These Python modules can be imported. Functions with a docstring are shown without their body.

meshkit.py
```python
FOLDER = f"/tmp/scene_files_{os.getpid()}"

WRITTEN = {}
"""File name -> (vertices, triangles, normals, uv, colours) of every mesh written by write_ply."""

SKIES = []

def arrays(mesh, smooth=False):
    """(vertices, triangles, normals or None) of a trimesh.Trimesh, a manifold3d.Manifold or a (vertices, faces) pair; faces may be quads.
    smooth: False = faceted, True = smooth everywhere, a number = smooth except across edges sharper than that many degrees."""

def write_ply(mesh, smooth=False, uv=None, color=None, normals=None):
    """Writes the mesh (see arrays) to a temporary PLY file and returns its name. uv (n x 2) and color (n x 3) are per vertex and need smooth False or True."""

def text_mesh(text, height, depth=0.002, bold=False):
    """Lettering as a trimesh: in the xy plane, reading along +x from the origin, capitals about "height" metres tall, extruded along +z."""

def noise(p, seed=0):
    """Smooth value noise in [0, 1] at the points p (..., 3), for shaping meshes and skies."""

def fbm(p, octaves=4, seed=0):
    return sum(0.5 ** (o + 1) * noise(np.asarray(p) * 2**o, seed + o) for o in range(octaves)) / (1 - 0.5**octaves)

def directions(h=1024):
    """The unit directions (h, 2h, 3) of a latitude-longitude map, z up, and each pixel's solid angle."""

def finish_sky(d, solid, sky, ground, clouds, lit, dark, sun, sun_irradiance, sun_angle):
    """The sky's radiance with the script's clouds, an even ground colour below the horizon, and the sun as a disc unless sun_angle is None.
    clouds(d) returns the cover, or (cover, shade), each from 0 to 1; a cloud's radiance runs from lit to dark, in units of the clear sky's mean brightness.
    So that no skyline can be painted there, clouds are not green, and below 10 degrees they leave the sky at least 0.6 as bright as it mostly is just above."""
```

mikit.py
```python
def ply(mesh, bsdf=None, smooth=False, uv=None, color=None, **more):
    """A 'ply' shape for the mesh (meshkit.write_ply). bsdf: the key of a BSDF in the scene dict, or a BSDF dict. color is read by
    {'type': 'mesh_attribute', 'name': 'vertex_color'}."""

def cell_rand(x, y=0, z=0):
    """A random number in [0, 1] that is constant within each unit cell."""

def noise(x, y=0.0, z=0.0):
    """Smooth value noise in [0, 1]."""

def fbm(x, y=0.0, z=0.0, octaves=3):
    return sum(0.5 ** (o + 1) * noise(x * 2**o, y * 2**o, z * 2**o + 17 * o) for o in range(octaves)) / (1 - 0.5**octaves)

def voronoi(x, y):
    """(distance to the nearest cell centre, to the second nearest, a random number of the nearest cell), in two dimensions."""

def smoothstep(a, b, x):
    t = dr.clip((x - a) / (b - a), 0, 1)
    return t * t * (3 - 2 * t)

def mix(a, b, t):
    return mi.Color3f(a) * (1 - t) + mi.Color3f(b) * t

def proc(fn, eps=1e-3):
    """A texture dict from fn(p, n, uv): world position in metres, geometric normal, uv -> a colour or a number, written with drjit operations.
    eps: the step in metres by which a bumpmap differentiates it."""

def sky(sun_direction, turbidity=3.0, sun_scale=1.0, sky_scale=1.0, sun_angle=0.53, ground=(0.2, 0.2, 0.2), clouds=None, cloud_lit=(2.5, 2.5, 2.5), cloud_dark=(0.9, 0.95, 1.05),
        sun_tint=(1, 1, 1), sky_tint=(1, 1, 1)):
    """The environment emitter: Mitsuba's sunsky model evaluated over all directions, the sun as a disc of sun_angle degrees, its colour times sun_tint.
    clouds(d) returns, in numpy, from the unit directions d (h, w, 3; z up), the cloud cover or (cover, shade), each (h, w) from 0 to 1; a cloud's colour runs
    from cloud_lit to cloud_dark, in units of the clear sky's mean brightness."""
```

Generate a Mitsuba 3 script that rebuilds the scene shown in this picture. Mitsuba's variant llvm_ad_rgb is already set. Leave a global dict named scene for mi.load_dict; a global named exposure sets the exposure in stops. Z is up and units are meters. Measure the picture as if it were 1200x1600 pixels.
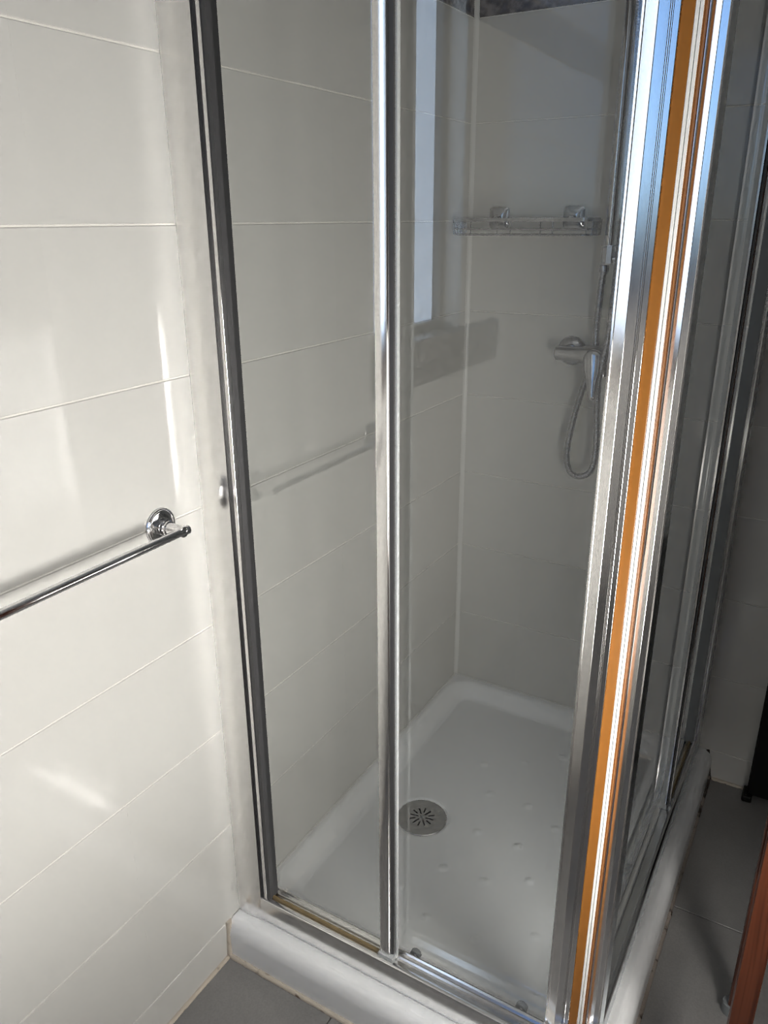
import math
import numpy as np, trimesh, manifold3d as m3, drjit as dr, mitsuba as mi, mikit, meshkit
from shapely.geometry import Polygon, Point, box as sbox
from trimesh.transformations import rotation_matrix
T = mi.ScalarTransform4f
rng = np.random.default_rng(7)
scene, labels = {'type': 'scene'}, {}

# ---------------------------------------------------------------- camera, light, exposure
W, H, F = 1200, 1600, 1216.67
CAM = np.array([0.8159, -0.8291, 1.3165])
RIGHT, DOWN, FWD = (np.array(a) for a in ([0.8622, 0.5065, -0.0049], [0.1744, -0.306, -0.9359], [-0.4755, 0.8061, -0.3522]))
scene['camera'] = {'type': 'perspective', 'fov_axis': 'x', 'fov': math.degrees(2 * math.atan(W / 2 / F)), 'near_clip': 0.02, 'far_clip': 100.0,
                   'to_world': T().look_at(origin=CAM.tolist(), target=(CAM + FWD).tolist(), up=(-DOWN).tolist())}
exposure = -0.07
SUN = (-0.655, -0.05, 0.755)
scene['sky'] = mikit.sky(SUN, turbidity=2.2, sun_scale=0.5, sky_scale=8.0, ground=(0.07, 0.07, 0.07), sun_tint=(0.88, 1.0, 1.27), sky_tint=(0.84, 1.0, 1.20))

# ---------------------------------------------------------------- materials
def rgb(*c): return {'type': 'rgb', 'value': list(c)}
def bsdf(key, d): scene[key] = d; return key
def two(d): return {'type': 'twosided', 'bsdf': d}
def plastic(key, col, alpha=0.05, ior=1.5):
    return bsdf(key, two({'type': 'roughplastic', 'diffuse_reflectance': col if isinstance(col, dict) else rgb(*col), 'alpha': alpha, 'int_ior': ior, 'nonlinear': False}))
def diffuse(key, col): return bsdf(key, two({'type': 'diffuse', 'reflectance': col if isinstance(col, dict) else rgb(*col)}))
def metal(key, col, alpha): return bsdf(key, two({'type': 'roughconductor', 'material': 'Al', 'alpha': alpha, 'specular_reflectance': rgb(*col)}))

N, SS, MIX = mikit.noise, mikit.smoothstep, mikit.mix
plastic('m_tile', (0.62, 0.61, 0.582), 0.012)
plastic('m_tile_b', (0.61, 0.60, 0.572), 0.012)
diffuse('m_grout', (0.78, 0.76, 0.71))
def stone(p, n, uv):
    v = mikit.fbm(p.x * 60, p.y * 60, p.z * 60, 4)
    return MIX((0.075, 0.068, 0.065), (0.24, 0.22, 0.21), SS(0.3, 0.72, v))
plastic('m_stone', mikit.proc(stone), 0.12)
def floor_fn(p, n, uv):
    v = mikit.fbm(p.x * 9, p.y * 9, 3.0, 3)
    g = N(p.x * 420, p.y * 420, 1.0)
    return MIX((0.21, 0.205, 0.20), (0.255, 0.248, 0.242), v) * (0.95 + 0.1 * g)
plastic('m_floor', mikit.proc(floor_fn), 0.22)
diffuse('m_floor_grout', (0.11, 0.105, 0.10))
plastic('m_paint', (0.30, 0.295, 0.29), 0.3)
diffuse('m_ceiling', (0.8, 0.8, 0.8))
plastic('m_frame', (0.16, 0.16, 0.165), 0.15)
plastic('m_ceramic', (0.92, 0.925, 0.93), 0.06)
def caulk_fn(p, n, uv):
    v = mikit.fbm(p.x * 55, p.y * 55, p.z * 55, 3)
    return MIX((0.62, 0.55, 0.46), (0.20, 0.14, 0.10), SS(0.60, 0.76, v))
plastic('m_caulk', mikit.proc(caulk_fn), 0.25)
def caulk_dirty(p, n, uv):
    v = mikit.fbm(p.x * 70, p.y * 70, p.z * 70, 3)
    return MIX((0.30, 0.255, 0.225), (0.04, 0.03, 0.025), SS(0.58, 0.70, v + 0.22 * SS(0.80, 0.95, p.y)))
plastic('m_caulk_dirty', mikit.proc(caulk_dirty), 0.25)
plastic('m_caulk_white', (0.72, 0.71, 0.68), 0.10)
metal('m_chrome', (0.88, 0.88, 0.88), 0.018)
metal('m_chrome_grey', (0.62, 0.63, 0.65), 0.018)
metal('m_polished', (0.92, 0.92, 0.91), 0.03)
metal('m_dull', (0.62, 0.62, 0.62), 0.22)
plastic('m_rubber', (0.05, 0.05, 0.052), 0.25)
plastic('m_rubber_grey', (0.17, 0.18, 0.185), 0.2)
plastic('m_seal_gold', (0.20, 0.145, 0.070), 0.12)
plastic('m_amber', (0.25, 0.098, 0.020), 0.10)
plastic('m_amber_dark', (0.24, 0.10, 0.035), 0.12)
plastic('m_white', (0.80, 0.79, 0.76), 0.12)
plastic('m_clear_plastic', (0.48, 0.50, 0.50), 0.1)
bsdf('m_glass', {'type': 'thindielectric', 'int_ior': 1.68, 'specular_transmittance': rgb(0.96, 0.975, 0.97)})
plastic('m_glass_edge', (0.32, 0.40, 0.37), 0.05)
plastic('m_black', (0.004, 0.004, 0.004), 0.3, 1.3)
def wood_fn(p, n, uv):
    a = p.x + 0.0 * p.y
    b = p.y + 0.0 * p.x
    g = N(a * 420 + N(p.z * 6, a * 20, 0.0) * 3, b * 420, p.z * 7)
    h = N(a * 90, b * 90, p.z * 3)
    return MIX((0.080, 0.022, 0.010), (0.034, 0.0095, 0.005), SS(0.25, 0.85, 0.6 * g + 0.4 * h))
plastic('m_dark_wood', (0.045, 0.034, 0.028), 0.45)
plastic('m_wood', mikit.proc(wood_fn), 0.15)

# ---------------------------------------------------------------- helpers
def numbered(k):
    if k not in scene and k not in labels: return k
    i = 1
    while f'{k}_{i:03d}' in scene or f'{k}_{i:03d}' in labels: i += 1
    return f'{k}_{i:03d}'
def add(name, mesh, mat, parent=None, smooth=False, label=None, **kw):
    key = numbered(name if parent is None else parent + '__' + name)
    scene[key] = mikit.ply(mesh, mat, smooth=smooth, **kw)
    if label: labels[key] = {'label': label}
    return key
def thing(name, label, cat, group=None):
    key = numbered(name)
    labels[key] = {'label': label, 'category': cat}
    if group: labels[key]['group'] = group
    return key
def struct(key, label=None):
    labels[key] = {'kind': 'structure'}
    if label: labels[key]['label'] = label
    return key
def bx(x0, x1, y0, y1, z0, z1, c=0.0):
    """box, with chamfered edges when c > 0"""
    if c <= 0:
        m = trimesh.creation.box((x1 - x0, y1 - y0, z1 - z0)); m.apply_translation(((x0 + x1) / 2, (y0 + y1) / 2, (z0 + z1) / 2)); return m
    P = []
    for sx in (0, 1):
        for sy in (0, 1):
            for sz in (0, 1):
                q = np.array([(x0, x1)[sx], (y0, y1)[sy], (z0, z1)[sz]]); d = np.array([1 - 2 * sx, 1 - 2 * sy, 1 - 2 * sz]) * c
                for k in range(3):
                    e = d.copy(); e[k] = 0; P.append(q + e)
    return trimesh.convex.convex_hull(np.array(P))
def cat(*ms): return trimesh.util.concatenate(ms)
def prism(pts, z0, z1):
    """vertical extrusion of a plan polygon"""
    m = trimesh.creation.extrude_polygon(Polygon(pts).buffer(0), z1 - z0, engine='earcut'); m.apply_translation((0, 0, z0)); return m
def lathe(profile, n=40, axis='z', at=(0, 0, 0)):
    m = trimesh.creation.revolve(np.array(profile, float), sections=n)
    if axis == 'x': m.apply_transform(rotation_matrix(math.pi / 2, (0, 1, 0)))      # z -> +x
    if axis == '-y': m.apply_transform(rotation_matrix(math.pi / 2, (1, 0, 0)))     # z -> -y
    if axis == 'y': m.apply_transform(rotation_matrix(-math.pi / 2, (1, 0, 0)))     # z -> +y
    m.apply_translation(at); return m
def spline(pts, n):
    from scipy.interpolate import CubicSpline
    P = np.array(pts, float); t = np.r_[0, np.cumsum(np.linalg.norm(np.diff(P, axis=0), axis=1))]
    return CubicSpline(t, P)(np.linspace(0, t[-1], n))
def tube(P, r, n=12, closed=False):
    """tube along points P; r a number or one radius per point"""
    P = np.array(P, float); r = np.broadcast_to(r, len(P))
    t = np.gradient(P, axis=0); t /= np.linalg.norm(t, axis=1, keepdims=True)
    a = np.cross(t[0], (0.13, 0.31, 0.94)); a /= np.linalg.norm(a)
    V = []
    for i in range(len(P)):
        a = a - t[i] * (a @ t[i]); a /= np.linalg.norm(a); b = np.cross(t[i], a)
        th = np.arange(n) * 2 * math.pi / n
        V.append(P[i] + r[i] * (np.outer(np.cos(th), a) + np.outer(np.sin(th), b)))
    V = np.concatenate(V); Fc = []
    for i in range(len(P) - 1):
        for k in range(n):
            k2 = (k + 1) % n; Fc += [[i * n + k, i * n + k2, (i + 1) * n + k2], [i * n + k, (i + 1) * n + k2, (i + 1) * n + k]]
    c0, c1 = len(V), len(V) + 1; V = np.vstack([V, P[0], P[-1]]); e = (len(P) - 1) * n
    for k in range(n):
        k2 = (k + 1) % n; Fc += [[c0, k2, k], [c1, e + k, e + k2]]
    return trimesh.Trimesh(V, Fc, process=False)

# ---------------------------------------------------------------- measured frame of the room
D = 0.956                                   # back wall
XR = 1.20                                   # right wall
YB = -1.95                                  # rear wall, behind the camera
ZC = 2.35
ROW, Z0 = 0.205, 0.081                      # tile courses
ZBAND = Z0 + 8 * ROW                        # dark listel above
W1Y = (-0.83, -0.48); W1Z = (1.067, 2.22)   # unseen window in the left wall
W2X = (0.02, 0.40); W2Z = (1.01, 2.12)      # window in the rear wall

def tile_mesh(O, U, Nn, u0, u1, z0, z1, g=0.0011, ch=0.0009, th=0.006, tilt=0.0004):
    """one chamfered wall tile: O + u*U + z*Z, face along Nn"""
    O, U, Nn, Z = (np.array(a, float) for a in (O, U, Nn, (0, 0, 1)))
    ta, tb = rng.normal(0, tilt, 2) * (0.25, 1.0)
    gu, cu = -0.00004, 0.00005
    def P(u, z, d): return O + u * U + z * Z + Nn * (d + (ta * (u - (u0 + u1) / 2) + tb * (z - (z0 + z1) / 2)) * (1 if d >= -ch - 1e-9 else 0))
    a0, a1, b0, b1 = u0 + gu, u1 - gu, z0 + g, z1 - g
    V = [P(a0 + cu, b0 + ch, 0), P(a1 - cu, b0 + ch, 0), P(a1 - cu, b1 - ch, 0), P(a0 + cu, b1 - ch, 0),
         P(a0, b0, -ch), P(a1, b0, -ch), P(a1, b1, -ch), P(a0, b1, -ch),
         P(a0, b0, -th), P(a1, b0, -th), P(a1, b1, -th), P(a0, b1, -th)]
    Fc = [[0, 1, 2], [0, 2, 3]]
    for o in (0, 4):
        for k in range(4):
            k2 = (k + 1) % 4; Fc += [[o + k, o + 4 + k, o + 4 + k2], [o + k, o + 4 + k2, o + k2]]
    Fc += [[8, 10, 9], [8, 11, 10]]
    Fc = np.array(Fc)
    if np.dot(np.cross(U, Z), Nn) < 0: Fc = Fc[:, ::-1]
    return trimesh.Trimesh(V, Fc, process=False)
def lay(parent, O, U, Nn, joints, rows, holes=()):
    for r in range(len(rows) - 1):
        for c in range(len(joints) - 1):
            u0, u1, z0, z1 = joints[c], joints[c + 1], rows[r], rows[r + 1]
            pieces = [(u0, u1, z0, z1)]
            for h in holes:
                nxt = []
                for (a, b, p, q) in pieces:
                    if b <= h[0] + 1e-6 or a >= h[1] - 1e-6 or q <= h[2] + 1e-6 or p >= h[3] - 1e-6: nxt.append((a, b, p, q)); continue
                    if a < h[0]: nxt.append((a, h[0], p, q))
                    if b > h[1]: nxt.append((h[1], b, p, q))
                    a2, b2 = max(a, h[0]), min(b, h[1])
                    if p < h[2]: nxt.append((a2, b2, p, h[2]))
                    if q > h[3]: nxt.append((a2, b2, h[3], q))
                pieces = nxt
            for (a, b, p, q) in pieces:
                if b - a < 0.008 or q - p < 0.008: continue
                band = abs(z0 - ZBAND) < 1e-6
                m = tile_mesh(O, U, Nn, a, b, p, q)
                add('listel' if band else 'tile', m, 'm_stone' if band else ('m_tile', 'm_tile_b')[rng.integers(2)], parent,
                    label='dark grey stone-look listel tile' if band else None)
ROWS = [0.0] + [Z0 + k * ROW for k in range(9)] + [ZBAND + 0.10, ZBAND + 0.10 + ROW, ZC]

# left wall (x = 0): grout bed with a hole for the window, then the tiles
def plane_wall(key, boxes, mat): add(key, cat(*[bx(*b) for b in boxes]), mat); return struct(key)
wl = plane_wall('wall_left', [(-0.10, -0.0014, YB, W1Y[0], 0, ZC), (-0.10, -0.0014, W1Y[1], D, 0, ZC), (-0.10, -0.0014, W1Y[0], W1Y[1], 0, W1Z[0]), (-0.10, -0.0014, W1Y[0], W1Y[1], W1Z[1], ZC)], 'm_grout')
lay(wl, (0, 0, 0), (0, 1, 0), (1, 0, 0), [-2.04, -1.43, -0.82, -0.215, 0.385, D], ROWS, holes=[(W1Y[0], W1Y[1], W1Z[0], W1Z[1])])
wb = plane_wall('wall_back', [(-0.10, XR + 0.1, D + 0.0014, D + 0.10, 0, ZC)], 'm_grout')
lay(wb, (0, D, 0), (1, 0, 0), (0, -1, 0), [0.0, 0.18, 0.79, XR], ROWS)
wr = plane_wall('wall_right', [(XR, XR + 0.1, YB, D, 0, ZC)], 'm_paint')
diffuse('m_rear', (0.78, 0.76, 0.74))
we = plane_wall('wall_rear', [(-0.10, W2X[0], YB - 0.1, YB, 0, ZC), (W2X[1], XR + 0.1, YB - 0.1, YB, 0, ZC), (W2X[0], W2X[1], YB - 0.1, YB, 0, W2Z[0]), (W2X[0], W2X[1], YB - 0.1, YB, W2Z[1], ZC)], 'm_rear')
add('ceiling', bx(-0.10, XR + 0.1, YB - 0.1, D + 0.1, ZC, ZC + 0.08), 'm_ceiling'); struct('ceiling')

# floor tiles over a grout bed
add('floor', bx(-0.10, XR + 0.1, YB - 0.1, D + 0.1, -0.06, -0.002), 'm_floor_grout'); fl = struct('floor')
FX = [0.0] + [0.238 + 0.455 * k for k in range(3)] + [XR]
FY = [YB] + [0.507 + 0.455 * k for k in range(-6, 1)] + [D]
for i in range(len(FX) - 1):
    for j in range(len(FY) - 1):
        g = 0.0012
        add('tile', bx(FX[i] + g, FX[i + 1] - g, FY[j] + g, FY[j + 1] - g, -0.01, 0.0, 0.0009), 'm_floor', fl)

# windows: white frames and panes, clear or glowing
def window(key, frame_boxes, pane, lab, glow=None):
    struct(key, lab)
    for b in frame_boxes: add('frame', bx(*b, 0.003), 'm_frame', key)
    add('pane', pane, 'm_glass' if glow is None else 'm_white', key, **({} if glow is None else {'emitter': {'type': 'area', 'radiance': rgb(*glow)}}))
f = 0.022
y0, y1 = W1Y; z0, z1 = W1Z
window('window_1', [(-0.085, -0.045, y0, y0 + f, z0, z1), (-0.085, -0.045, y1 - f, y1, z0, z1), (-0.085, -0.045, y0 + f, y1 - f, z0, z0 + f), (-0.085, -0.045, y0 + f, y1 - f, z1 - f, z1)],
       trimesh.Trimesh([[-0.065, y0 + f, z0 + f], [-0.065, y1 - f, z0 + f], [-0.065, y1 - f, z1 - f], [-0.065, y0 + f, z1 - f]], [[0, 1, 2], [0, 2, 3]]), 'unseen narrow window with grey frame, its glowing pane placed to brighten chrome and glass', (1.10, 1.55, 2.2))  # out of view; glowing pane brightens reflections in chrome and glass
add('sill', bx(-0.0445, 0.014, -1.04, -0.47, 0.969, 1.0695, 0.002), 'm_stone', 'window_1', label='dark grey stone sill')
x0, x1 = W2X; z0, z1 = W2Z
window('window_2', [(x0, x0 + f, YB - 0.085, YB - 0.045, z0, z1), (x1 - f, x1, YB - 0.085, YB - 0.045, z0, z1), (x0 + f, x1 - f, YB - 0.085, YB - 0.045, z0, z0 + f), (x0 + f, x1 - f, YB - 0.085, YB - 0.045, z1 - f, z1)],
       trimesh.Trimesh([[x0 + f, YB - 0.065, z0 + f], [x1 - f, YB - 0.065, z0 + f], [x1 - f, YB - 0.065, z1 - f], [x0 + f, YB - 0.065, z1 - f]], [[0, 1, 2], [0, 2, 3]]), 'window with grey frame')

# unseen door in the right wall; its glowing pane lights the left wall
DY0, DY1, PZ0, PZ1 = -0.72, -0.06, 0.52, 1.03
struct('unseen_door_1', 'unseen white door with a glowing pane below a shutter, out of view, placed to light the left wall')
plastic('m_door', (0.70, 0.69, 0.67), 0.2)
diffuse('m_shutter', (0.22, 0.21, 0.20))
xd = XR - 0.022
add('panel', bx(xd, XR, DY0, DY1, 0.004, PZ0 - 0.05, 0.004), 'm_door', 'unseen_door_1')
for b in ((DY0, DY0 + 0.06, PZ0 - 0.05, 2.05), (DY1 - 0.06, DY1, PZ0 - 0.05, 2.05), (DY0 + 0.06, DY1 - 0.06, PZ0 - 0.05, PZ0), (DY0 + 0.06, DY1 - 0.06, 1.99, 2.05)): add('frame', bx(xd - 0.008, XR, *b, 0.004), 'm_door', 'unseen_door_1')
for k in range(22): add('shutter_slat', bx(xd + 0.006, XR, DY0 + 0.06, DY1 - 0.06, PZ1 + 0.045 * k + 0.001, PZ1 + 0.045 * k + 0.044, 0.003), 'm_shutter', 'unseen_door_1')
pane = trimesh.Trimesh([[xd + 0.008, DY0 + 0.06, PZ0], [xd + 0.008, DY1 - 0.06, PZ0], [xd + 0.008, DY1 - 0.06, PZ1], [xd + 0.008, DY0 + 0.06, PZ1]], [[0, 2, 1], [0, 3, 2]], process=False)
add('pane', pane, 'm_white', 'unseen_door_1', label='glowing pane out of view, placed to light the left wall', emitter={'type': 'area', 'radiance': rgb(*[20.0 * c for c in (1.0, 0.975, 0.925)])})

# corner cove and beige joints of the room
th = np.linspace(0, math.pi / 2, 9); r = 0.009
cove = [(0.0, D)] + [(r - r * math.sin(a), D - r + r * math.cos(a)) for a in th[::-1]]
cove = [(0.0, D), (0.0, D - r)] + [(r - r * math.cos(a), D - r + r * math.sin(a)) for a in th] 
add('trim_1', prism([(0, D), (0, D - r)] + [(r * (1 - math.cos(a)), D - r * (1 - math.sin(a))) for a in th], 0.084, ZC - 0.01), 'm_caulk_white', smooth=35)
struct('trim_1', 'white sealant bead in the tiled shower corner')
def bead(P, rad, seed, wob=0.35):
    P = np.array(P, float); n = max(8, int(np.linalg.norm(P[-1] - P[0]) / 0.008))
    Q = P[0] + np.linspace(0, 1, n)[:, None] * (P[-1] - P[0])
    k = meshkit.noise(Q * 60 + seed); k2 = meshkit.noise(Q * 140 + seed + 9)
    return tube(Q, rad * (1 + wob * (np.asarray(k) * 0.7 + np.asarray(k2) * 0.5)), 10)
add('trim_2', bead([(0.001, YB + 0.02, 0.0), (0.001, -0.036, 0.0)], 0.0042, 3), 'm_caulk', smooth=50); struct('trim_2', 'beige joint between floor and cream wall')
add('trim_3', bead([(0.712, D - 0.001, 0.0), (XR, D - 0.001, 0.0)], 0.0045, 5), 'm_caulk', smooth=50); struct('trim_3', 'pale joint along the foot of the back wall')

# ---------------------------------------------------------------- shower tray
TX, TY, TH = 0.705, -0.036, 0.081
tray = thing('shower_tray', 'white glazed shower tray with dimpled floor, set on grey floor tiles between the tiled walls', 'shower tray')
skirt = [(0.000, 0.000), (0.000, 0.030), (0.000, 0.052), (0.0012, 0.060), (0.0035, 0.067), (0.007, 0.073), (0.0115, 0.0775), (0.016, 0.0800), (0.021, 0.0810)]
xs = np.r_[np.linspace(0.001, TX - 0.024, 236), [TX - a for a, _ in skirt[::-1]]]; zx = np.r_[np.full(236, TH), [z for _, z in skirt[::-1]]]
ys = np.r_[[TY + a for a, _ in skirt], np.linspace(TY + 0.024, D - 0.001, 330)]; zy = np.r_[[z for _, z in skirt], np.full(330, TH)]
X, Y = np.meshgrid(xs, ys, indexing='ij'); Z = np.minimum(zx[:, None], zy[None, :])
ix0, ix1, iy0, iy1, rc = 0.008, 0.615, 0.066, 0.945, 0.07
qx, qy = np.abs(X - (ix0 + ix1) / 2) - (ix1 - ix0) / 2 + rc, np.abs(Y - (iy0 + iy1) / 2) - (iy1 - iy0) / 2 + rc
sd = np.hypot(np.maximum(qx, 0), np.maximum(qy, 0)) + np.minimum(np.maximum(qx, qy), 0) - rc
t = np.clip(-sd / 0.048, 0, 1); Z = Z - 0.036 * (t * t * (3 - 2 * t))
DR = np.array([0.1678, 0.4325]); dd = np.hypot(X - DR[0], Y - DR[1])
Z -= 0.004 * np.exp(-(dd / 0.13) ** 2) + 0.006 * (1 - np.clip((dd - 0.052) / 0.010, 0, 1)) 
BUMPS = [(.2192, .6679), (.3047, .7244), (.2746, .5784), (.3644, .5808), (.2973, .45), (.3907, .453), (.4441, .5439), (.3657, .3298), (.4456, .3762), (.4079, .1978), (.5024, .2567), (.2237, .2311), (.3046, .1911), (.2772, .3203), (.5300, .4200), (.5150, .6400), (.3800, .7900)]
for bxx, byy in BUMPS:
    Z += 0.0030 * np.exp(-(np.hypot(X - bxx, Y - byy) / 0.0080) ** 2.6)
nx, ny = X.shape; idx = np.arange(nx * ny).reshape(nx, ny)
q = np.stack([idx[:-1, :-1], idx[1:, :-1], idx[1:, 1:], idx[:-1, 1:]], -1).reshape(-1, 4)
V = np.stack([X, Y, Z], -1).reshape(-1, 3)
add('basin', (V, q), 'm_ceramic', tray, smooth=60)
add('sealant', bead([(0.004, TY - 0.001, 0.001), (TX, TY - 0.001, 0.001)], 0.0048, 11), 'm_caulk', tray, smooth=50, label='beige sealant bead along the foot of the tray')
add('sealant', bead([(TX + 0.001, TY, 0.001), (TX + 0.001, D - 0.002, 0.001)], 0.0042, 17), 'm_caulk_dirty', tray, smooth=50, label='stained sealant bead along the side of the tray')
add('sealant', bead([(0.001, TY, 0.002), (0.001, TY + 0.004, 0.083)], 0.0050, 23), 'm_caulk', tray, smooth=50, label='beige sealant where the tray meets the wall')
add('sealant', bead([(TX - 0.012, D - 0.001, 0.080), (TX + 0.001, D - 0.002, 0.004)], 0.0036, 29), 'm_caulk_dirty', tray, smooth=50, label='stained sealant in the back corner')
add('sealant', bead([(0.0008, 0.06, 0.0815), (0.0008, D, 0.0815)], 0.0018, 31), 'm_caulk_white', tray, smooth=50)
add('sealant', bead([(0.0, D - 0.0006, 0.0815), (0.66, D - 0.0006, 0.0815)], 0.0018, 37), 'm_caulk_white', tray, smooth=50)

# drain grate: slotted disc with a screw, over a black disc standing for shade
ZD = 0.0395
grate = thing('drain_grate', 'round slotted metal drain grate set in the floor of the white shower tray', 'drain')
disc = lathe([(0, -0.003), (0.0560, -0.003), (0.0565, -0.0005), (0.0555, 0.0012), (0.040, 0.0022), (0.030, 0.0014), (0, 0.0018)], 64)
def to_man(m): return m3.Manifold(m3.Mesh(np.asarray(m.vertices, np.float32), np.asarray(m.faces, np.uint32)))
disc.merge_vertices(); man = to_man(disc)
for k in range(12):
    a = k * math.pi / 6 + 0.17
    r0, r1 = (0.0085, 0.0275) if k % 2 == 0 else (0.0150, 0.0290)
    s = bx(r0, r1, -0.0017, 0.0017, -0.01, 0.01); s.apply_transform(rotation_matrix(a, (0, 0, 1)))
    man = man - to_man(s)
mm = man.to_mesh(); disc = trimesh.Trimesh(mm.vert_properties[:, :3], mm.tri_verts); disc.apply_translation((DR[0], DR[1], ZD))
add('disc', disc, 'm_dull', grate, smooth=25)
add('shade_disc', lathe([(0, -0.0045), (0.034, -0.0045), (0.034, -0.0035), (0, -0.0035)], 32, at=(DR[0], DR[1], ZD)), 'm_black', grate, label='black disc painted for the shade in the hollow under the slots')
add('screw', lathe([(0, 0.001), (0.0038, 0.001), (0.0034, 0.0032), (0, 0.0038)], 20, at=(DR[0], DR[1], ZD)), 'm_rubber_grey', grate, smooth=40)

# ---------------------------------------------------------------- shower enclosure: fixed frame
ZT, ZB = 1.93, TH                           # top and foot of the frame
XF = 0.672                                  # outer plane of the side frame; front frame at y = 0
enc = thing('shower_enclosure', 'polished chrome corner shower frame with clear fixed panes standing on the white tray', 'shower enclosure')
def sym(pts): return [(XF - y, XF - x) for x, y in pts][::-1]     # mirror in the corner's diagonal: front parts -> side parts
def arc(xa, xb, y, sag, n=14):
    R = ((xb - xa) ** 2 / 4 + sag ** 2) / (2 * sag); c = (xa + xb) / 2
    X_ = np.linspace(xa, xb, n); return [(a, y - (math.sqrt(R * R - (a - c) ** 2) - (R - sag))) for a in X_]
DSH = D - XF                                # the side runs to the back wall: y = XF - x mirrors x = 0 to y = XF, so shift by this
def side(pts): return [(a, b + DSH) for a, b in sym(pts)]
Z1 = ZB + 0.002
def bow(xa, xb, y, s0, s1, n=16):
    u = np.linspace(0, 1, n); w = xb - xa
    return [(xa + w * t_, y + w * (s0 * t_ + (s1 - s0) * t_ * t_ / 2)) for t_ in u]
jamb = bow(0.0004, 0.0550, 0.0004, -0.10, 0.17, 20) + [(0.0550, 0.032), (0.0004, 0.032)]
ja = add('wall_jamb', prism(jamb, Z1, ZT), 'm_polished', enc, smooth=40, label='curved chrome profile fixed to the cream left wall')
g1 = [(0.0550, 0.0075), (0.0608, 0.0075), (0.0608, 0.030), (0.0550, 0.030)]; g2 = [(0.0668, 0.0080), (0.0740, 0.0080), (0.0740, 0.030), (0.0668, 0.030)]
rib = [(0.0604, 0.0066), (0.0609, 0.0060), (0.0667, 0.0060), (0.0671, 0.0066), (0.0671, 0.030), (0.0604, 0.030)]
for g in (g1, g2): add('gasket', prism(g, Z1 + 0.052, ZT), 'm_rubber', ja)
add('rib', prism(rib, Z1 + 0.052, ZT), 'm_polished', ja, smooth=30)
jb = add('wall_jamb', prism(side(jamb), Z1, ZT), 'm_polished', enc, smooth=40, label='chrome profile fixed to the back wall')
for g in (g1, g2): add('gasket', prism(side(g), Z1 + 0.052, ZT), 'm_rubber_grey', jb)
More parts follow.
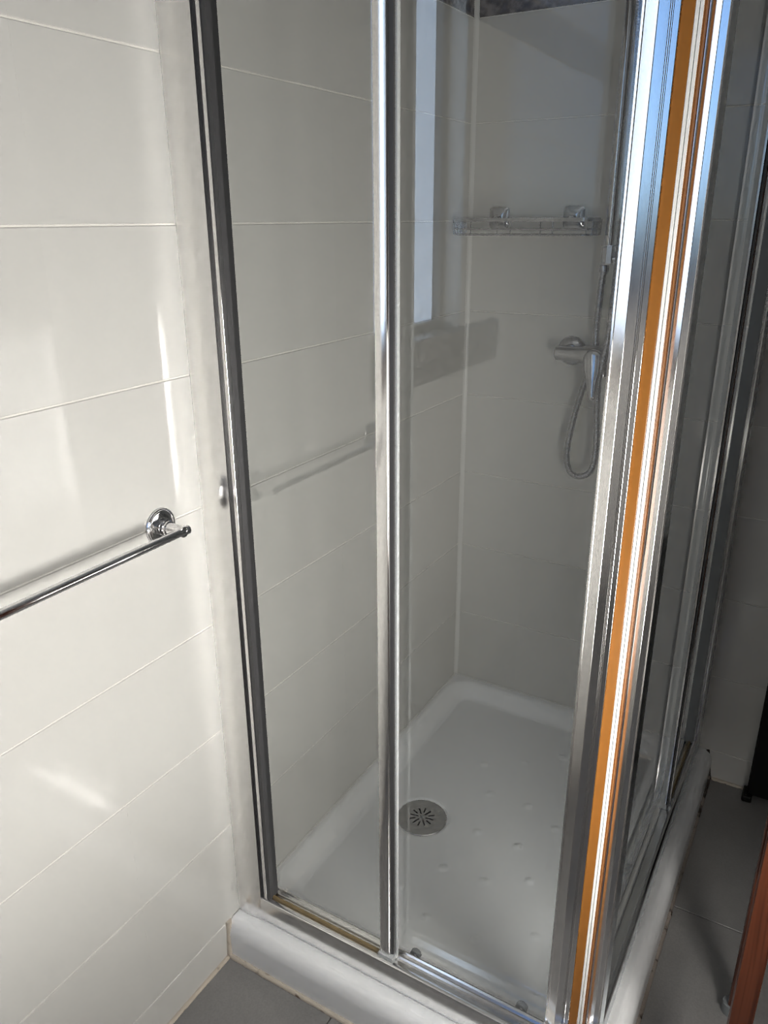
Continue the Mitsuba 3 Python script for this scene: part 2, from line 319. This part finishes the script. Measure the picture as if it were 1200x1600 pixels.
add('rib', prism(side(rib), Z1 + 0.052, ZT), 'm_polished', jb, smooth=30)

# rails: profile in (depth, z); depth measured inwards from the frame's outer plane
def rail_poly(pts, length):
    m = trimesh.creation.extrude_polygon(Polygon(pts), length, engine='earcut'); return m   # (depth, z, along)
def front_rail(pts, x0, x1):
    m = rail_poly(pts, x1 - x0); v = m.vertices.copy(); m.vertices = np.c_[v[:, 2] + x0, v[:, 0], v[:, 1]]; m.fix_normals(); return m
def side_rail(pts, y0, y1):
    m = rail_poly(pts, y1 - y0); v = m.vertices.copy(); m.vertices = np.c_[XF - v[:, 0], v[:, 2] + y0, v[:, 1]]; m.fix_normals(); return m
bot = [(0.0035, Z1), (0.0010, Z1 + 0.006), (0.0, Z1 + 0.012), (0.0006, Z1 + 0.046), (0.0025, Z1 + 0.0515), (0.0060, Z1 + 0.0530), (0.0105, Z1 + 0.0530), (0.0115, Z1 + 0.049), (0.0260, Z1 + 0.047), (0.0265, Z1 + 0.052), (0.0285, Z1 + 0.052), (0.029, Z1 + 0.047),
       (0.0390, Z1 + 0.045), (0.0395, Z1 + 0.050), (0.0415, Z1 + 0.050), (0.042, Z1 + 0.040), (0.050, Z1 + 0.030), (0.050, Z1)]
add('bottom_rail', front_rail(bot, 0.0550, XF - 0.001), 'm_polished', enc, smooth=25, label='chrome bottom rail along the front of the tray')
add('bottom_rail', side_rail(bot, 0.001, D - 0.0550), 'm_polished', enc, smooth=25, label='chrome bottom rail along the side of the tray')
top = [(0.0, ZT - 0.045), (0.004, ZT - 0.05), (0.052, ZT - 0.05), (0.052, ZT), (0.004, ZT), (0.0, ZT - 0.005)]
add('top_rail', front_rail(top, 0.0550, XF - 0.001), 'm_polished', enc); add('top_rail', side_rail(top, 0.001, D - 0.0550), 'm_polished', enc)

# fixed panes, their end profile, gold seals
ZG0, ZG1 = Z1 + 0.049, ZT - 0.05
YG, YD = 0.019, 0.044                       # depth of the fixed pane and of the sliding pane
def vplane(p, q, z0, z1): return trimesh.Trimesh([[*p, z0], [*q, z0], [*q, z1], [*p, z1]], [[0, 1, 2], [0, 2, 3]], process=False)
PX0, PX1 = 0.3065, 0.3260
prof = [(PX0, 0.0165), (PX0 + 0.0003, 0.0135)] + bow(PX0 + 0.0012, PX1 - 0.0012, 0.0125, -0.16, 0.08, 16) + [(PX1 - 0.0003, 0.0135), (PX1, 0.0165), (PX1, 0.030), (PX0, 0.030)]
for s, w in ((0, 'front'), (1, 'side')):
    tf = side if s else (lambda p: p)
    gp = tf([(0.072, YG), (PX0 + 0.004, YG)])
    add('fixed_pane', vplane(*gp, ZG0, ZG1), 'm_glass', enc, label=f'clear fixed glass pane on the {w}')
    pp = add('pane_profile', prism(tf(prof), ZG0 - 0.002, ZG1), 'm_polished', enc, smooth=40, label=f'rounded chrome end profile of the {w} fixed pane')
    add('gasket', prism(tf([(PX1, 0.0165), (PX1 + 0.0052, 0.0185), (PX1 + 0.0052, 0.029), (PX1, 0.029)]), ZG0, ZG1), ('m_rubber', 'm_polished')[s], pp, label=('black gasket strip', 'chrome edge strip')[s])
    if s: add('gasket', prism([(XF - 0.0165, XF - PX1 + DSH - 0.009), (XF - 0.0135, XF - PX1 + DSH - 0.009), (XF - 0.0135, XF - PX1 + DSH), (XF - 0.0165, XF - PX1 + DSH)], ZG0, ZG1), 'm_rubber', pp, label='black gasket strip')
    add('lip', prism(tf([(PX1 + 0.0052, 0.022), (PX1 + 0.0078, 0.022), (PX1 + 0.0078, 0.029), (PX1 + 0.0052, 0.029)]), ZG0, ZG1), 'm_clear_plastic', pp, label='clear plastic lip')
    add('end_cap', prism(tf([(PX0 - 0.0015, 0.0085), (PX1 + 0.0065, 0.0085), (PX1 + 0.0065, 0.031), (PX0 - 0.0015, 0.031)]), ZG0 - 0.001, ZG0 + 0.011), 'm_clear_plastic', pp, label='clear plastic end cap')
    if s: sl = side_rail([(0.0135, ZG0 - 0.001), (0.0135, ZG0 + 0.0045), (0.0155, ZG0 + 0.0070), (0.0185, ZG0 + 0.0070), (0.0185, ZG0 - 0.001)], XF - PX0 + DSH, D - 0.074)
    else: sl = front_rail([(0.0135, ZG0 - 0.001), (0.0135, ZG0 + 0.0045), (0.0155, ZG0 + 0.0070), (0.0185, ZG0 + 0.0070), (0.0185, ZG0 - 0.001)], 0.074, PX0)
    add('pane_seal', sl, 'm_seal_gold', enc, label=f'gold-brown seal strip under the {w} fixed pane')

# ---------------------------------------------------------------- sliding doors meeting at the corner
DZ0, DZ1 = Z1 + 0.056, ZT - 0.055
da = thing('shower_door', 'front sliding glass shower door with chrome closing post, left of the corner seal', 'shower door')
add('glass_pane', vplane((0.331, YD), (0.600, YD), DZ0, DZ1), 'm_glass', da)
post = [(0.5915, 0.0375), (0.5928, 0.0352), (0.5950, 0.0346), (0.5960, 0.0352), (0.6085, 0.0312), (0.6092, 0.0316), (0.6182, 0.0320), (0.6186, 0.0310), (0.6194, 0.0310), (0.6198, 0.0320), (0.6203, 0.0310), (0.6211, 0.0310), (0.6215, 0.0320), (0.6220, 0.0311), (0.6228, 0.0311), (0.6232, 0.0322), (0.6285, 0.0324), (0.6292, 0.0318), (0.6292, 0.052), (0.5915, 0.052)]
add('door_post', prism(post, DZ0 - 0.012, DZ1), 'm_polished', da, smooth=20, label='ribbed chrome closing post of the front door')
add('amber_seal', prism([(0.6292, 0.0345), (0.6300, 0.0338), (0.6402, 0.0360), (0.6410, 0.0368), (0.6410, 0.050), (0.6292, 0.050)], DZ0 - 0.010, DZ1), 'm_amber', da, smooth=35, label='amber plastic seal strip')
add('magnet_strip', prism([(0.6410, 0.0370), (0.6416, 0.0364), (0.6444, 0.0370), (0.6447, 0.0378), (0.6447, 0.050), (0.6410, 0.050)], DZ0 - 0.010, DZ1), 'm_white', da, label='white magnetic closing strip')
for px in (0.355, 0.549):
    rl = add('roller', lathe([(0, 0), (0.0085, 0), (0.0095, 0.001), (0.0095, 0.009), (0.0085, 0.010), (0, 0.010)], 28, 'y', (px, YD + 0.004, DZ0 - 0.044 + 0.006 + 0.022)), 'm_rubber_grey', da, smooth=30, label='dark grey guide roller')
    add('axle', lathe([(0, 0), (0.0042, 0), (0.0042, 0.013), (0, 0.013)], 16, 'y', (px, YD + 0.002, DZ0 - 0.016)), 'm_dull', rl, smooth=30)
db = thing('shower_door', 'side sliding glass shower door with chrome closing post, right of the corner seal', 'shower door')
add('glass_pane', vplane((XF - YD + 0.012, 0.075), (XF - YD + 0.012, XF - 0.331 + DSH), DZ0, DZ1), 'm_glass', db)
pb = [(0.6512, 0.0470), (0.6518, 0.0460), (0.6526, 0.0460), (0.6530, 0.0480), (0.6628, 0.0448), (0.6634, 0.0452), (0.6700, 0.0452), (0.6706, 0.0444), (0.6712, 0.0450), (0.6718, 0.0444), (0.6724, 0.0450), (0.6724, 0.078), (0.6512, 0.078)]
add('door_post', prism(pb, DZ0 - 0.012, DZ1), 'm_polished', db, smooth=20, label='chrome closing post of the side door')
add('magnet_strip', prism([(0.6451, 0.0378), (0.6455, 0.0370), (0.6480, 0.0376), (0.6484, 0.0382), (0.6484, 0.052), (0.6451, 0.052)], DZ0 - 0.010, DZ1), 'm_white', db, label='white magnetic closing strip')
add('amber_seal', prism([(0.6484, 0.0392), (0.6495, 0.0398), (0.6500, 0.0390), (0.6512, 0.0402), (0.6512, 0.054), (0.6484, 0.054)], DZ0 - 0.010, DZ1), 'm_amber_dark', db, label='brown plastic seal strip')
for py in (0.16, 0.43):
    rl = add('roller', lathe([(0, 0), (0.0085, 0), (0.0095, 0.001), (0.0095, 0.009), (0.0085, 0.010), (0, 0.010)], 28, 'x', (XF - YD - 0.008, py, DZ0 - 0.016)), 'm_rubber_grey', db, smooth=30, label='dark grey guide roller')
    add('axle', lathe([(0, 0), (0.0042, 0), (0.0042, 0.016), (0, 0.016)], 16, 'x', (XF - YD - 0.002, py, DZ0 - 0.016)), 'm_dull', rl, smooth=30)

# ---------------------------------------------------------------- towel bar
tb = thing('towel_bar', 'chrome towel bar on round wall flanges, on the cream tiled wall left of the shower', 'towel bar')
BX, BZ = 0.042, 0.900
for k, y in enumerate((-0.0874, -0.462)):
    add('flange', lathe([(0, 0.0002), (0.0268, 0.0002), (0.0275, 0.0015), (0.0268, 0.0035), (0.0255, 0.0042), (0.0250, 0.0055), (0.0225, 0.0066), (0.0130, 0.0072), (0, 0.0072)], 56, 'x', (0, y, BZ)), 'm_chrome', tb, smooth=28)
    add('stem', lathe([(0, 0.007), (0.0128, 0.007), (0.0128, 0.0105), (0.0118, 0.0110), (0.0118, 0.0135), (0.0126, 0.0140), (0.0126, 0.0165), (0.0112, 0.0172), (0.0108, 0.0190), (0.0092, 0.0196), (0.0086, 0.0330), (0.0080, 0.0420), (0.0078, 0.0480), (0, 0.0490)], 40, 'x', (0, y, BZ)), 'm_chrome', tb, smooth=28)
bar = lathe([(0, 0), (0.0062, 0.0004), (0.0068, 0.0012), (0.0068, 0.0065), (0.0058, 0.0075), (0.0055, 0.0100), (0.0062, 0.0105), (0.0062, 0.3880), (0.0055, 0.3885), (0.0058, 0.3910), (0.0068, 0.3920), (0.0068, 0.3975), (0.0062, 0.3985), (0, 0.3990)], 32, '-y', (BX + 0.002, -0.0754, BZ))
add('rod', bar, 'm_chrome', tb, smooth=28)

# ---------------------------------------------------------------- wire shelf on the back wall
sh = thing('wire_shelf', 'chrome wire shower shelf on two square wall mounts, on the tiled back wall', 'shelf')
for x in (0.0760, 0.2515):
    n = 15; u = np.linspace(-1, 1, n); Uu, Vv = np.meshgrid(u, u, indexing='ij'); s = 0.0235
    rr = (np.abs(Uu) ** 6 + np.abs(Vv) ** 6) ** (1 / 6)
    sc = np.where(rr > 0, np.maximum(np.abs(Uu), np.abs(Vv)) / np.maximum(rr, 1e-9), 1)
    h = 0.0035 + 0.0075 * (1 - np.maximum(np.abs(Uu), np.abs(Vv)) ** 2.2)
    top_ = np.stack([x + s * Uu * sc, D - h, 1.318 + s * Vv * sc], -1).reshape(-1, 3)
    bot_ = top_.copy(); bot_[:, 1] = D - 0.0003
    idx = np.arange(n * n).reshape(n, n); q = np.stack([idx[:-1, :-1], idx[1:, :-1], idx[1:, 1:], idx[:-1, 1:]], -1).reshape(-1, 4)
    ring = np.r_[idx[:, 0], idx[-1, 1:], idx[-2::-1, -1], idx[0, -2:0:-1]]; r2 = np.roll(ring, -1)
    sk = np.stack([ring, ring + n * n, r2 + n * n, r2], -1)
    pm = trimesh.Trimesh(np.vstack([top_, bot_]), np.vstack([q[:, [0, 1, 2]], q[:, [0, 2, 3]], sk[:, [0, 1, 2]], sk[:, [0, 2, 3]]]), process=False); pm.fix_normals()
    mk = add('wall_mount', pm, 'm_chrome_grey', sh, smooth=30, label='square chrome wall mount')
    add('clip', bx(x - 0.007, x + 0.007, D - 0.024, D - 0.009, 1.311, 1.323, 0.002), 'm_chrome_grey', mk)
sx0, sx1, sy0, sy1 = 0.003, 0.322, 0.852, 0.934
zt_, zb_ = 1.3135, 1.2830
def loop(z, r, rc=0.02, inset=0.0, n=10):
    P = []
    for cx, cy, a0 in ((sx1 - rc, sy1 - rc, 0), (sx0 + rc, sy1 - rc, 90), (sx0 + rc, sy0 + rc, 180), (sx1 - rc, sy0 + rc, 270)):
        for a in np.radians(np.linspace(a0, a0 + 90, n)): P.append((cx + (rc - inset) * math.cos(a), cy + (rc - inset) * math.sin(a), z))
    P.append(P[0]); return P
lp = np.array(loop(zt_, 0)); rimm = []
for inset in (0.0, 0.0022):
    for dz in (-0.0038, 0.0038):
        c = np.array(loop(zt_ + dz, 0, inset=inset)); rimm.append(c)
nL = len(lp); Vr = np.vstack([rimm[0], rimm[1], rimm[3], rimm[2]]); Fr = []
for k in range(4):
    a, b = k * nL, ((k + 1) % 4) * nL
    for i in range(nL - 1): Fr += [[a + i, a + i + 1, b + i + 1], [a + i, b + i + 1, b + i]]
rim = trimesh.Trimesh(Vr, Fr, process=False); rim.fix_normals()
add('rim', rim, 'm_chrome_grey', sh, smooth=30, label='flat chrome rim band')
add('hoop', tube(loop(zb_ + 0.0115, 0), 0.0013, 8), 'm_chrome_grey', sh, smooth=40)
add('hoop', tube(loop(zb_, 0, inset=0.002), 0.0015, 8), 'm_chrome_grey', sh, smooth=40)
for x in np.linspace(sx0 + 0.012, sx1 - 0.012, 4): add('wire', tube([(x, sy0 + 0.002, zt_), (x, sy0 + 0.002, zb_ + 0.001), (x, (sy0 + sy1) / 2, zb_ - 0.0005), (x, sy1 - 0.002, zb_ + 0.001), (x, sy1 - 0.002, zt_)], 0.0011, 6), 'm_chrome_grey', sh)
for y in np.linspace(sy0 + 0.010, sy1 - 0.006, 9): add('wire', tube([(sx0 + 0.001, y, zt_), (sx0 + 0.002, y, zb_), (sx0 + 0.02, y, zb_ - 0.001), (sx1 - 0.02, y, zb_ - 0.001), (sx1 - 0.002, y, zb_), (sx1 - 0.001, y, zt_)], 0.0010, 6), 'm_chrome_grey', sh)
for x in (0.0760, 0.2515): add('hook', tube([(x, D - 0.020, 1.3165), (x, sy1 - 0.002, 1.3165), (x, sy1 - 0.003, 1.308)], 0.0028, 8), 'm_chrome_grey', sh, smooth=40)

# ---------------------------------------------------------------- riser rail, mixer, hose
rs = thing('riser_rail', 'vertical chrome shower riser rail on the tiled back wall, beside the chrome corner post', 'shower rail')
RX, RY = 0.349, 0.897
add('tube', lathe([(0, 0), (0.0095, 0), (0.0095, 0.86), (0, 0.86)], 28, 'z', (RX, RY, 1.262)), 'm_chrome', rs, smooth=30)
hb = lathe([(0, 0), (0.0112, 0), (0.0130, 0.003), (0.0130, 0.034), (0.0122, 0.037), (0.0150, 0.0375), (0.0150, 0.0395), (0, 0.0395)], 8, 'z', (RX - 0.0005, RY, 1.2235)); add('bracket', hb, 'm_chrome', rs, label='faceted lower bracket')
add('mount', lathe([(0, 0), (0.016, 0), (0.016, 0.004), (0.009, 0.007), (0.009, 0.046), (0, 0.046)], 28, '-y', (RX, D - 0.0003, 1.2400)), 'm_chrome', rs, smooth=30)
add('mount', lathe([(0, 0), (0.016, 0), (0.016, 0.004), (0.009, 0.007), (0.009, 0.046), (0, 0.046)], 28, '-y', (RX, D - 0.0003, 2.08)), 'm_chrome', rs, smooth=30)
add('peg', lathe([(0, 0), (0.0042, 0), (0.0042, 0.008), (0.0058, 0.009), (0.0058, 0.022), (0.004, 0.024), (0, 0.024)], 20, 'x', (RX + 0.011, RY - 0.002, 1.2360)), 'm_chrome', rs, smooth=30)
mx = thing('shower_mixer', 'chrome lever shower mixer with round wall flange, on the back wall below the riser rail', 'tap')
MX, MZ = 0.345, 1.030
for s in (-1, 1):
    x = MX + s * 0.075
    add('flange', lathe([(0, 0.0003), (0.0330, 0.0003), (0.0330, 0.002), (0.0300, 0.0075), (0.0215, 0.0135), (0.0170, 0.0150), (0.0160, 0.019), (0, 0.019)], 48, '-y', (x, D, MZ)), 'm_chrome_grey', mx, smooth=35)
    add('connector', lathe([(0, 0.0185), (0.0150, 0.0185), (0.0150, 0.036), (0, 0.036)], 28, '-y', (x, D, MZ)), 'm_chrome_grey', mx, smooth=30)
by = D - 0.047
add('body', lathe([(0, -0.098), (0.0130, -0.098), (0.0160, -0.0945), (0.0165, -0.060), (0.0172, -0.040), (0.0215, -0.026), (0.0225, 0.0), (0.0215, 0.026), (0.0172, 0.040), (0.0165, 0.060), (0.0160, 0.0945), (0.0130, 0.098), (0, 0.098)], 40, 'x', (MX, by, MZ)), 'm_chrome_grey', mx, smooth=35)
add('cartridge', lathe([(0, 0.005), (0.0215, 0.005), (0.0215, 0.0275), (0.0195, 0.031), (0, 0.031)], 40, '-y', (MX - 0.002, by, MZ - 0.002)), 'm_chrome_grey', mx, smooth=30)
# lever: a tapered blade from the round head down to the tip, hull of discs
def blob(c, r): s = m3.Manifold.sphere(r, 28); return s.translate(tuple(c))
lc = [((MX - 0.0035, by - 0.036, MZ - 0.004), 0.0205, 0.32), ((MX - 0.0010, by - 0.041, MZ - 0.030), 0.0175, 0.30), ((MX + 0.0030, by - 0.048, MZ - 0.056), 0.0118, 0.36), ((MX + 0.0075, by - 0.056, MZ - 0.082), 0.0075, 0.5)]
bl = [m3.Manifold.sphere(r, 36).scale((1, k, 1)).translate(c) for c, r, k in lc]
lv = m3.Manifold.batch_hull([bl[0], bl[1]])
for a, b in ((1, 2), (2, 3)): lv = lv + m3.Manifold.batch_hull([bl[a], bl[b]])
lm = lv.to_mesh(); lm = trimesh.Trimesh(lm.vert_properties[:, :3], lm.tri_verts); lm.merge_vertices()
add('lever', lm, 'm_chrome_grey', mx, smooth=35, label='tapering chrome lever handle pointing down')
add('outlet', lathe([(0, 0), (0.0105, 0), (0.0105, 0.012), (0.0085, 0.014), (0.0085, 0.026), (0, 0.026)], 24, 'z', (MX + 0.012, by + 0.002, MZ - 0.044)), 'm_chrome_grey', mx, smooth=30)
hp = [(0.3425, 0.897, 1.2060), (0.3405, 0.898, 1.185), (0.3365, 0.907, 1.135), (0.3325, 0.918, 1.080), (0.3305, 0.9335, 1.040), (0.3240, 0.932, 1.000), (0.3145, 0.925, 0.960), (0.2985, 0.912, 0.874), (0.2935, 0.907, 0.828), (0.2955, 0.905, 0.775), (0.3075, 0.904, 0.753), (0.3240, 0.903, 0.748), (0.3470, 0.902, 0.7585), (0.3600, 0.901, 0.802), (0.3590, 0.899, 0.864), (0.3560, 0.895, 0.915), (0.3585, 0.888, 0.985)]
def ribbed(P, r, amp, pitch):
    P = np.array(P); t = np.r_[0, np.cumsum(np.linalg.norm(np.diff(P, axis=0), axis=1))]
    return tube(P, r + amp * np.cos(2 * np.pi * t / pitch), 14)
hz = thing('shower_hose', 'ribbed metal shower hose hanging in a loop below the lever mixer', 'hose')
hs = add('hose', ribbed(spline(hp[:-1] + [(0.3590, 0.880, 0.990), (0.3690, 0.872, 1.050), (0.3740, 0.870, 1.110), (0.3780, 0.872, 1.300), (0.3800, 0.875, 1.55), (0.3640, 0.870, 1.72)], 1500), 0.0066, 0.0006, 0.0034), 'm_chrome_grey', hz, smooth=60)
add('hose_nut', lathe([(0, 0), (0.0075, 0), (0.0082, 0.004), (0.0098, 0.006), (0.0098, 0.017), (0.0088, 0.019), (0, 0.019)], 20, 'z', (0.3432, 0.897, 1.2040)), 'm_chrome_grey', hz, smooth=30)
hh = thing('hand_shower', 'chrome hand shower head held at the upper end of the riser rail', 'shower head')
add('handle', tube(spline([(0.364, 0.870, 1.71), (0.362, 0.862, 1.76), (0.358, 0.845, 1.84)], 20), np.linspace(0.010, 0.013, 20), 18), 'm_chrome', hh, smooth=40)
hd = lathe([(0, 0), (0.036, 0), (0.040, 0.004), (0.036, 0.014), (0.016, 0.026), (0, 0.028)], 40); hd.apply_transform(rotation_matrix(math.radians(50), (1, 0, 0))); hd.apply_translation((0.357, 0.825, 1.845))
add('head', hd, 'm_chrome', hh, smooth=35)

# ---------------------------------------------------------------- things to the right of the shower
st = thing('part_unseen_wooden_shelf', 'reddish-brown square wooden leg at the lower right edge, with an unseen shelf unit placed to shade the back wall', 'shelf unit')
SX, SY, LX, LY = 0.8525, 0.1050, 0.315, 0.22
def sb(a0, a1, b0, b1, z0, z1, c=0.002): return bx(SX + a0, SX + a1, SY + b0, SY + b1, z0, z1, c)
for a in (0, LX):
    for b in (0, LY): add('leg', sb(a - 0.0155, a + 0.0155, b - 0.013, b + 0.013, 0, 1.55), 'm_wood', st)
for z in (0.62, 0.92, 1.22, 1.50): add('unseen_shelf_board', sb(-0.012, LX + 0.012, -0.011, LY + 0.011, z, z + 0.018), 'm_wood', st)
add('unseen_back_panel', sb(0.0155, LX - 0.0155, LY - 0.004, LY + 0.004, 0.34, 1.52, 0.001), 'm_wood', st)  # panels out of view, placed to shade the back wall and floor
for a in (0, LX): add('unseen_side_panel', sb(a - 0.005, a + 0.005, 0.013, LY - 0.013, 0.34, 1.52, 0.001), 'm_wood', st)
ds = thing('door_stop', 'small grey cylindrical door stop on the grey floor beside the wooden leg', 'door stop')
add('body', lathe([(0, 0), (0.0125, 0), (0.0130, 0.001), (0.0130, 0.022), (0.0120, 0.0235), (0, 0.024)], 32, 'z', (0.8405, 0.322, 0)), 'm_rubber_grey', ds, smooth=30)
bb = thing('upright_panel', 'flat black panel standing upright on the floor against the back wall at the right edge', 'panel')
add('body', bx(0.7945, 1.14, 0.918, 0.9505, 0.014, 0.62, 0.004), 'm_black', bb)
for x in (0.797, 1.12): add('foot', bx(x - 0.011, x + 0.011, 0.905, 0.952, 0.0, 0.016, 0.003), 'm_black', bb)


# unseen basket, out of view, placed to shade the lower left wall
lb = thing('unseen_basket', 'unseen low pale grey basket with a lid, out of view, placed to shade the lower left wall', 'basket')
diffuse('m_basket', (0.50, 0.49, 0.47))
add('body', bx(0.73, 1.10, -0.74, -0.28, 0.0, 0.515, 0.012), 'm_basket', lb)
add('lid', bx(0.72, 1.11, -0.75, -0.27, 0.517, 0.545, 0.008), 'm_basket', lb)
for y in (-0.765, ): add('handle', tube([(0.82, -0.742, 0.36), (0.83, y, 0.38), (0.98, y, 0.38), (0.99, -0.742, 0.36)], 0.008, 10), 'm_basket', lb, smooth=40)
